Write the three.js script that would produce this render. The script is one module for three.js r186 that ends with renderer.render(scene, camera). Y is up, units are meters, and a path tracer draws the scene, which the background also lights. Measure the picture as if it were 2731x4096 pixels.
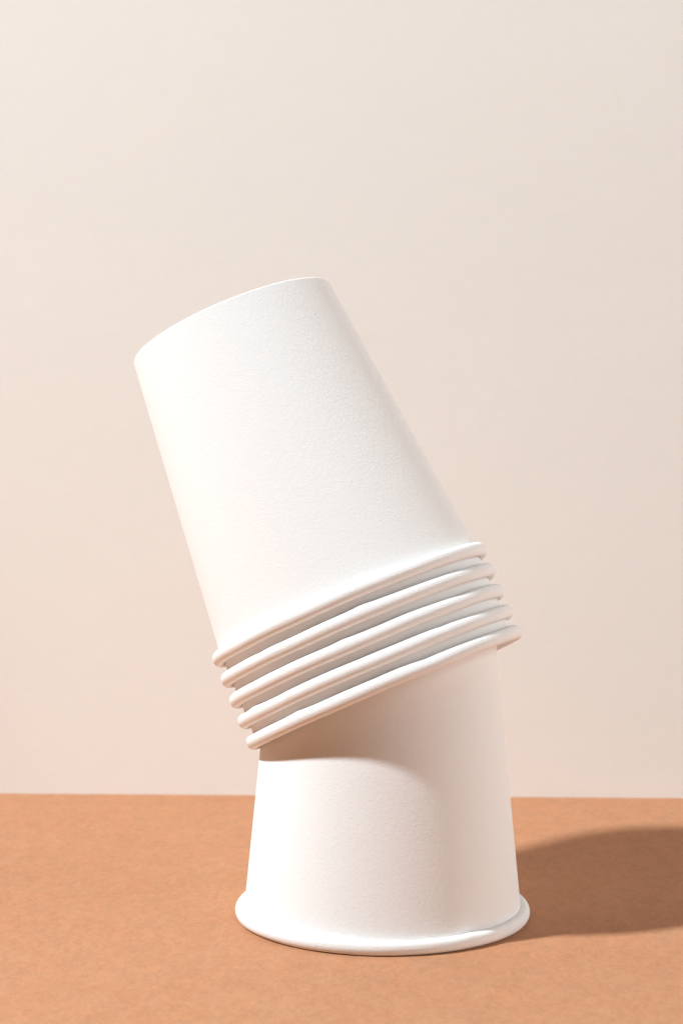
import * as THREE from 'three';
import { RectAreaLightUniformsLib } from 'three/addons/lights/RectAreaLightUniformsLib.js';

// ---------------------------------------------------------------- camera
const scene = new THREE.Scene();
scene.background = new THREE.Color(0, 0, 0);
const camera = new THREE.PerspectiveCamera(2 * Math.atan(2048 / 8000) * 180 / Math.PI, 682 / 1024, 0.02, 30);
camera.position.set(0, 0.16067, 0.58703);
camera.rotation.order = 'YXZ';
camera.rotation.set(-0.0684, 0.0212, 0.0025);
camera.focus = 0.575;
camera.userData.fStop = 20;

const renderer = new THREE.WebGLRenderer({ antialias: true });
renderer.setSize(682, 1024);
renderer.toneMapping = THREE.LinearToneMapping;
renderer.toneMappingExposure = 1.0;
renderer.shadowMap.enabled = true;
RectAreaLightUniformsLib.init();

// ---------------------------------------------------------------- lamps
const aim = new THREE.Vector3(0, 0.08, 0);
const keyWay = new THREE.Vector3(-0.609, 0.752, 0.252).normalize();     // read from the shadows on cup and table
const KEY_DISTANCE = 1.85;
const keyPos = aim.clone().addScaledVector(keyWay, KEY_DISTANCE);
const key = new THREE.SpotLight(new THREE.Color(0.84, 0.945, 1.0), 5.0 * KEY_DISTANCE * KEY_DISTANCE, 0, 0.55, 0.4, 2);
key.position.copy(keyPos);
key.target.position.copy(aim);
key.castShadow = true;
key.shadow.radius = 3.0;
key.shadow.mapSize.set(2048, 2048);
key.shadow.camera.near = 0.3; key.shadow.camera.far = 6;
scene.add(key, key.target);

const softPos = new THREE.Vector3(1.45, 0.60, 0.50), SOFT_W = 1.3, SOFT_H = 1.3;
const soft = new THREE.RectAreaLight(new THREE.Color(0.92, 0.965, 0.99), 2.5, SOFT_W, SOFT_H);  // unseen soft source at right, placed to lighten shaded cup sides and wall
soft.position.copy(softPos);
soft.lookAt(0, 0.1, -0.05);
scene.add(soft);

// ---------------------------------------------------------------- seeded noise, textures
function rng(seed) { let s = seed >>> 0; return () => { s = (s + 0x6D2B79F5) >>> 0; let t = s; t = Math.imul(t ^ (t >>> 15), t | 1); t ^= t + Math.imul(t ^ (t >>> 7), t | 61); return ((t ^ (t >>> 14)) >>> 0) / 4294967296; }; }
// tiling value noise on an n x n picture with cx x cy lattice cells
function addNoise(out, n, cx, cy, amp, seed) {
  const r = rng(seed), g = new Float32Array(cx * cy);
  for (let i = 0; i < g.length; i++) g[i] = r() * 2 - 1;
  const xi = new Int32Array(n), xj = new Int32Array(n), xf = new Float32Array(n);
  for (let x = 0; x < n; x++) { const u = x * cx / n, i = Math.floor(u), f = u - i; xi[x] = i; xj[x] = (i + 1) % cx; xf[x] = f * f * (3 - 2 * f); }
  for (let y = 0; y < n; y++) {
    const v = y * cy / n, j = Math.floor(v), f0 = v - j, f = f0 * f0 * (3 - 2 * f0), a = j * cx, b = ((j + 1) % cy) * cx;
    for (let x = 0; x < n; x++) {
      const t = xf[x], p = g[a + xi[x]] * (1 - t) + g[a + xj[x]] * t, q = g[b + xi[x]] * (1 - t) + g[b + xj[x]] * t;
      out[y * n + x] += amp * (p * (1 - f) + q * f);
    }
  }
}
// short random fibres drawn as faint strokes
function addFibres(out, n, count, len, amp, seed, spread = Math.PI) {
  const r = rng(seed);
  for (let k = 0; k < count; k++) {
    let x = r() * n, y = r() * n, a = (r() - 0.5) * spread; const L = len * (0.4 + r()), s = amp * (r() * 2 - 1), c = (r() - 0.5) * 0.08;
    for (let i = 0; i < L; i++) { out[((y | 0) % n) * n + ((x | 0) % n)] += s; x = (x + Math.cos(a) + n) % n; y = (y + Math.sin(a) + n) % n; a += c; }
  }
}
function texture(n, fill, srgb) {
  const d = new Uint8Array(n * n * 4);
  for (let i = 0; i < n * n; i++) { const c = fill(i); for (let k = 0; k < 3; k++) d[i * 4 + k] = Math.max(0, Math.min(255, Math.round(c[k]))); d[i * 4 + 3] = 255; }
  const t = new THREE.DataTexture(d, n, n);
  t.magFilter = THREE.LinearFilter; t.minFilter = THREE.LinearMipmapLinearFilter; t.generateMipmaps = true;
  t.wrapS = t.wrapT = THREE.RepeatWrapping; t.anisotropy = 8;
  if (srgb) t.colorSpace = THREE.SRGBColorSpace;
  t.needsUpdate = true;
  return t;
}
const toS = (x) => 255 * (x <= 0.0031308 ? 12.92 * x : 1.055 * Math.pow(x, 1 / 2.4) - 0.055);

// white uncoated cup board: fine felt-like grain (tile 40 mm)
const PAPER_TILE = 0.04;
const paperH = new Float32Array(512 * 512);
addNoise(paperH, 512, 128, 128, 0.5, 11); addNoise(paperH, 512, 70, 64, 0.25, 16); addNoise(paperH, 512, 220, 200, 0.5, 12); addNoise(paperH, 512, 40, 48, 0.2, 13); addNoise(paperH, 512, 9, 11, 0.3, 14);
addFibres(paperH, 512, 5000, 9, 0.35, 15, 2 * Math.PI);
const paperBump = texture(512, (i) => { const v = 128 + paperH[i] * 60; return [v, v, v]; });
const cupMat = new THREE.MeshPhysicalMaterial({ name: 'white_cup_paper', color: new THREE.Color().setRGB(0.90, 0.873, 0.85), roughness: 0.92, bumpMap: paperBump, bumpScale: 0.0001, specularIntensity: 0.3 });
const baseMat = new THREE.MeshPhysicalMaterial({ name: 'white_base_paper', color: new THREE.Color().setRGB(0.84, 0.83, 0.82), roughness: 0.6, bumpMap: paperBump, bumpScale: 0.00004 });

// terracotta card on the table: mottled pulp with fibres, 0.4 m tile
const CARD_TILE = 0.4, CN = 2048;
const cardA = new Float32Array(CN * CN), cardB = new Float32Array(CN * CN);
addNoise(cardA, CN, 9, 9, 0.12, 21); addNoise(cardA, CN, 100, 60, 0.4, 22); addNoise(cardA, CN, 240, 130, 0.6, 23); addNoise(cardA, CN, 520, 270, 0.65, 24); addNoise(cardA, CN, 1000, 520, 0.7, 25);
addFibres(cardA, CN, 60000, 10, 0.35, 26, 2 * Math.PI);
{ const r = rng(29); for (let k = 0; k < 260; k++) { const x = (r() * (CN - 2)) | 0, y = (r() * (CN - 2)) | 0, v = 2.5 + 3 * r(); cardA[y * CN + x] += v; if (r() > 0.4) cardA[y * CN + x + 1] += v * 0.7; } }   // pale lint specks
addNoise(cardB, CN, 70, 40, 0.6, 27); addNoise(cardB, CN, 220, 120, 0.7, 28);
const cardMap = texture(CN, (i) => { const a = 1 + 0.075 * cardA[i], b = cardB[i]; return [toS(0.485 * a * (1 + 0.012 * b)), toS(0.225 * a * (1 - 0.03 * b)), toS(0.116 * a * (1 - 0.055 * b))]; }, true);
const cardBump = texture(1024, (i) => { const y = (i / 1024) | 0, x = i % 1024, v = 128 + 48 * cardA[y * 2 * CN + x * 2]; return [v, v, v]; });
const cardMat = new THREE.MeshPhysicalMaterial({ name: 'terracotta_card', color: 0xffffff, map: cardMap, roughness: 0.85, bumpMap: cardBump, bumpScale: 0.00008, specularIntensity: 0.4 });

// cream paper of the backdrop: nearly plain, faint cloudy mottling
const wallA = new Float32Array(1024 * 1024);
addNoise(wallA, 1024, 6, 8, 0.3, 31); addNoise(wallA, 1024, 16, 26, 0.3, 32); addNoise(wallA, 1024, 80, 110, 0.3, 33); addNoise(wallA, 1024, 300, 340, 0.3, 34);
const wallMap = texture(1024, (i) => { const a = 1 + 0.012 * wallA[i]; return [toS(0.86 * a), toS(0.80 * a), toS(0.74 * a * (1 - 0.004 * wallA[i]))]; }, true);
const wallBump = texture(1024, (i) => { const v = 128 + 70 * wallA[i]; return [v, v, v]; });
const wallMat = new THREE.MeshPhysicalMaterial({ name: 'cream_backdrop_paper', color: 0xffffff, map: wallMap, roughness: 0.9, bumpMap: wallBump, bumpScale: 0.00012, specularIntensity: 0.4 });

// ---------------------------------------------------------------- helpers
function mesh(name, geometry, material, parent = scene) {
  const m = new THREE.Mesh(geometry, material);
  m.name = name; m.castShadow = m.receiveShadow = true; parent.add(m);
  return m;
}
// rings of [radius, height] points turned about y; closed profile; uv in paper tiles; radius and height may be bent by a function of the angle
function turned(profile, seg, bend) {
  const n = profile.length, pos = [], uv = [], idx = [];
  let along = 0; const s = [0];
  for (let j = 1; j < n; j++) { along += Math.hypot(profile[j][0] - profile[j - 1][0], profile[j][1] - profile[j - 1][1]); s.push(along); }
  for (let j = 0; j < n; j++) for (let i = 0; i <= seg; i++) {
    const a = i / seg * 2 * Math.PI; let [r, y] = profile[j];
    if (bend) [r, y] = bend(r, y, i === seg ? 0 : a);
    pos.push(r * Math.cos(a), y, -r * Math.sin(a)); uv.push(a * 0.04 / PAPER_TILE, s[j] / PAPER_TILE);
  }
  const w = seg + 1;
  for (let j = 0; j < n - 1; j++) for (let i = 0; i < seg; i++) { const a = j * w + i, b = a + 1, c = a + w, d = c + 1; idx.push(a, b, d, a, d, c); }
  const g = new THREE.BufferGeometry();
  g.setAttribute('position', new THREE.Float32BufferAttribute(pos, 3));
  g.setAttribute('uv', new THREE.Float32BufferAttribute(uv, 2));
  g.setIndex(idx); g.computeVertexNormals();
  const N = g.attributes.normal;                                        // weld the normals over the seam
  for (let j = 0; j < n; j++) { const a = j * w, b = a + seg; const v = new THREE.Vector3(N.getX(a) + N.getX(b), N.getY(a) + N.getY(b), N.getZ(a) + N.getZ(b)).normalize(); N.setXYZ(a, v.x, v.y, v.z); N.setXYZ(b, v.x, v.y, v.z); }
  return g;
}

// ---------------------------------------------------------------- setting: backdrop and table
const BACK = -0.170;
{
  const g = new THREE.BoxGeometry(3.0, 2.2, 0.02);
  const u = g.attributes.uv; for (let i = 0; i < u.count; i++) u.setXY(i, u.getX(i) * 3.0 / 0.5, u.getY(i) * 2.2 / 0.5);
  const w = mesh('backdrop_wall', g, wallMat);
  w.position.set(0, 0.9, BACK - 0.009);
  w.userData = { label: 'plain cream paper backdrop wall behind the cups', category: 'wall', kind: 'structure' };

  const t = new THREE.BoxGeometry(2.2, 0.03, 1.1);
  const v = t.attributes.uv; for (let i = 0; i < v.count; i++) v.setXY(i, v.getX(i) * 2.2 / CARD_TILE + 0.37, v.getY(i) * 1.1 / CARD_TILE + 0.11);
  const top = mesh('table_surface', t, cardMat);
  top.position.set(0, -0.015, BACK + 0.55);
  top.userData = { label: 'matte terracotta card table surface under the cups', category: 'table', kind: 'structure' };
}

// ---------------------------------------------------------------- paper cups
const RT = 0.04148, RB = 0.03204, HC = 0.09474, WALL = 0.00026, STEP = 0.0066;
const SLOPE = (RT - RB) / HC;
const outer = (y) => RT - SLOPE * y;
function wobble(seed, k, from = 2, fade = 0.85) {                                              // a smooth periodic function of the angle
  const r = rng(seed), c = [];
  for (let i = from; i < k; i++) c.push([i, (r() * 2 - 1) / Math.pow(i, fade), r() * 6.28]);
  return (a) => c.reduce((t, [i, m, p]) => t + m * Math.sin(i * a + p), 0);
}
function makeCup(seed, shrink, uneven, kinks) {                          // kinks: angles where the rolled rim was pinched or its paper overlaps
  const cup = new THREE.Group();
  cup.name = 'paper_cup';
  // sleeve: outside wall up to the rolled foot edge, fold inside the foot, inside wall back down to the mouth
  const p = [], e = 0.0004;
  for (let i = 0; i <= 24; i++) { const y = 0.0012 + (HC - e - 0.0012) * i / 24; p.push([outer(y) - shrink, y]); }
  const cr = outer(HC - e) - shrink - e;
  for (let i = 1; i <= 8; i++) { const a = i / 8 * Math.PI; p.push([cr + e * Math.cos(a), HC - e + e * Math.sin(a)]); }
  p.push([cr - e + SLOPE * 0.003, HC - 0.0034], [cr - e + SLOPE * 0.0048, HC - 0.0052], [outer(HC - 0.0054) - shrink - WALL, HC - 0.0054]);
  for (let i = 0; i <= 20; i++) { const y = (HC - 0.0056) + (0.0012 - HC + 0.0056) * i / 20; p.push([outer(y) - shrink - WALL, y]); }
  p.push([outer(0.0012) - shrink, 0.0012]);
  const dent = wobble(seed + 5, 6);
  mesh('cup_wall', turned(p, 192, (r, y, a) => [r + 0.00004 * dent(a), y]), cupMat, cup);
  // rolled rim
  const q = [], ca = 0.0017, cb = 0.00205, cx = outer(0.0021) - shrink + 0.0009;
  for (let i = 0; i <= 28; i++) {
    const a = -i / 28 * 2 * Math.PI, c = Math.cos(a), s = Math.sin(a), k = s < 0 ? 1 : 2 / 2.3;
    q.push([cx + ca * Math.sign(c) * Math.pow(Math.abs(c), k), cb + cb * Math.sign(s) * Math.pow(Math.abs(s), k)]);
  }
  const wy = wobble(seed + 1, 13, 3, 0.6), wr = wobble(seed + 2, 10), wt = wobble(seed + 3, 20, 4, 0.5);
  const stand = uneven < 1 ? 1 : 0; let low = 1; for (let i = 0; i < 360; i++) low = Math.min(low, wy(i / 57.3));
  const rg = turned(q.reverse(), 256, (r, y, a) => {
    const up = (y - cb) / cb, out = (r - cx) / ca; let kink = 0;
    kinks.forEach((at, i) => { const d = Math.atan2(Math.sin(a - at), Math.cos(a - at)); kink += (i % 2 ? -0.7 : 1) * Math.exp(-d * d / 0.006) * (1 + 0.6 * Math.tanh(d * 30)); });
    return [r + 0.00004 * wr(a) + 0.00006 * wt(a) * Math.max(0, out), y + 0.00011 * uneven * (wy(a) - low * stand) + 0.00007 * wt(a) * Math.max(0, up) + 0.00013 * kink * Math.max(0, up + 0.4)];
  });
  mesh('rolled_rim', rg, cupMat, cup);
  // recessed base disc
  const b = [[0.00005, HC - 0.0044], [0.012, HC - 0.0044], [outer(HC - 0.0044) - shrink - 2.2 * e, HC - 0.0044], [outer(HC - 0.0048) - shrink - 2.2 * e, HC - 0.0048], [0.012, HC - 0.0048], [0.00005, HC - 0.0048]];
  mesh('base_disc', turned(b.reverse(), 96), baseMat, cup);
  return cup;
}
// the cup that stands mouth down on the table
const standing = makeCup(101, 0.00016, 0.9, [-Math.PI / 2 - 2.1 + 0.6]);
standing.userData = { label: 'white paper cup standing upside down on the terracotta table, carrying the leaning stack', category: 'cup', group: 'white paper cups' };
standing.rotation.y = 2.1;
scene.add(standing);

// the leaning stack: five cups pushed over one another
const axis = new THREE.Vector3(-Math.tan(0.4083), 1, -Math.tan(0.1911)).normalize();
const side = new THREE.Vector3().crossVectors(axis, new THREE.Vector3(0, 0, 1)).normalize();
const depth = new THREE.Vector3().crossVectors(side, axis);
const lean = new THREE.Quaternion().setFromRotationMatrix(new THREE.Matrix4().makeBasis(side, axis, depth));
const mouth = new THREE.Vector3(0.00127, 0.06642, -0.00003);
const which = ['lowest white paper cup of the leaning stack, slipped over the standing cup',
  'white paper cup in the leaning stack, second rim up from the standing cup',
  'white paper cup in the leaning stack, middle one of its five rims',
  'white paper cup in the leaning stack, next below the fully visible cup',
  'topmost white paper cup of the leaning stack, its whole wall and foot showing'];
for (let k = 0; k < 5; k++) {
  const turn = 1.3 + 0.9 * k, front = -Math.PI / 2 - turn;
  const c = makeCup(200 + 17 * k, 0, 1, [[-0.6, 0.35], [-1.0, 0.55], [-0.1, 0.8], [0.1, -0.7], [-0.45, 0.5]][k].map((d) => front + d));
  c.name = 'paper_cup_00' + (k + 1);
  c.position.copy(mouth).addScaledVector(axis, STEP * k);
  c.quaternion.copy(lean).multiply(new THREE.Quaternion().setFromAxisAngle(new THREE.Vector3(0, 1, 0), turn));
  c.userData = { label: which[k], category: 'cup', group: 'white paper cups' };
  scene.add(c);
}

// ---------------------------------------------------------------- bodies of the two unseen lamps, outside the frame
const black = new THREE.MeshStandardMaterial({ name: 'black_metal', color: new THREE.Color().setRGB(0.03, 0.03, 0.03), roughness: 0.5 });
const silver = new THREE.MeshStandardMaterial({ name: 'silver_reflector', color: new THREE.Color().setRGB(0.7, 0.7, 0.7), roughness: 0.35, metalness: 0.9 });
{
  const lamp = new THREE.Group(); lamp.name = 'unseen_key_lamp';  // out of view at upper left; bowl and bulb shape chosen freely
  lamp.position.copy(keyPos); lamp.lookAt(aim);                          // +z looks at the cups
  lamp.userData = { label: 'unseen small hard lamp in a silver bowl, out of view at upper left, lights cups and table', category: 'lamp' };
  const bowl = []; for (let i = 0; i <= 16; i++) { const t = i / 16; bowl.push(new THREE.Vector2(0.065 + 0.075 * Math.sqrt(t), -0.09 + 0.13 * t)); }
  mesh('reflector', new THREE.LatheGeometry(bowl, 64).rotateX(Math.PI / 2), silver, lamp);
  mesh('housing', new THREE.CylinderGeometry(0.06, 0.055, 0.2, 48).rotateX(Math.PI / 2).translate(0, 0, -0.195), black, lamp);
  const bulb = mesh('bulb', new THREE.SphereGeometry(0.06, 32, 20), new THREE.MeshStandardMaterial({ name: 'glowing_bulb', color: 0xffffff, emissive: new THREE.Color(1, 0.97, 0.93), emissiveIntensity: 1 }), lamp);
  bulb.castShadow = false;
  scene.add(lamp);

  const box = new THREE.Group(); box.name = 'unseen_softbox';  // out of view; body for the soft light that brightens the shaded sides
  box.position.copy(softPos); box.lookAt(0, 0.1, -0.05);
  box.userData = { label: 'unseen large softbox with white diffuser, out of view at right, placed to light the shaded cup sides', category: 'lamp' };
  mesh('diffuser', new THREE.BoxGeometry(SOFT_W, SOFT_H, 0.002).translate(0, 0, -0.006), new THREE.MeshStandardMaterial({ name: 'unseen_softbox_diffuser', color: 0xffffff, roughness: 1, emissive: new THREE.Color(1, 0.97, 0.94), emissiveIntensity: 0.2 }), box);
  const shell = new THREE.CylinderGeometry(0.12, Math.SQRT1_2, 0.35, 4, 1, true).rotateY(Math.PI / 4).rotateX(-Math.PI / 2);
  shell.rotateX(Math.PI); shell.scale(SOFT_W + 0.01, SOFT_H + 0.01, 1); shell.translate(0, 0, -0.183);
  mesh('housing', shell, black, box);
  scene.add(box);
}

renderer.render(scene, camera);
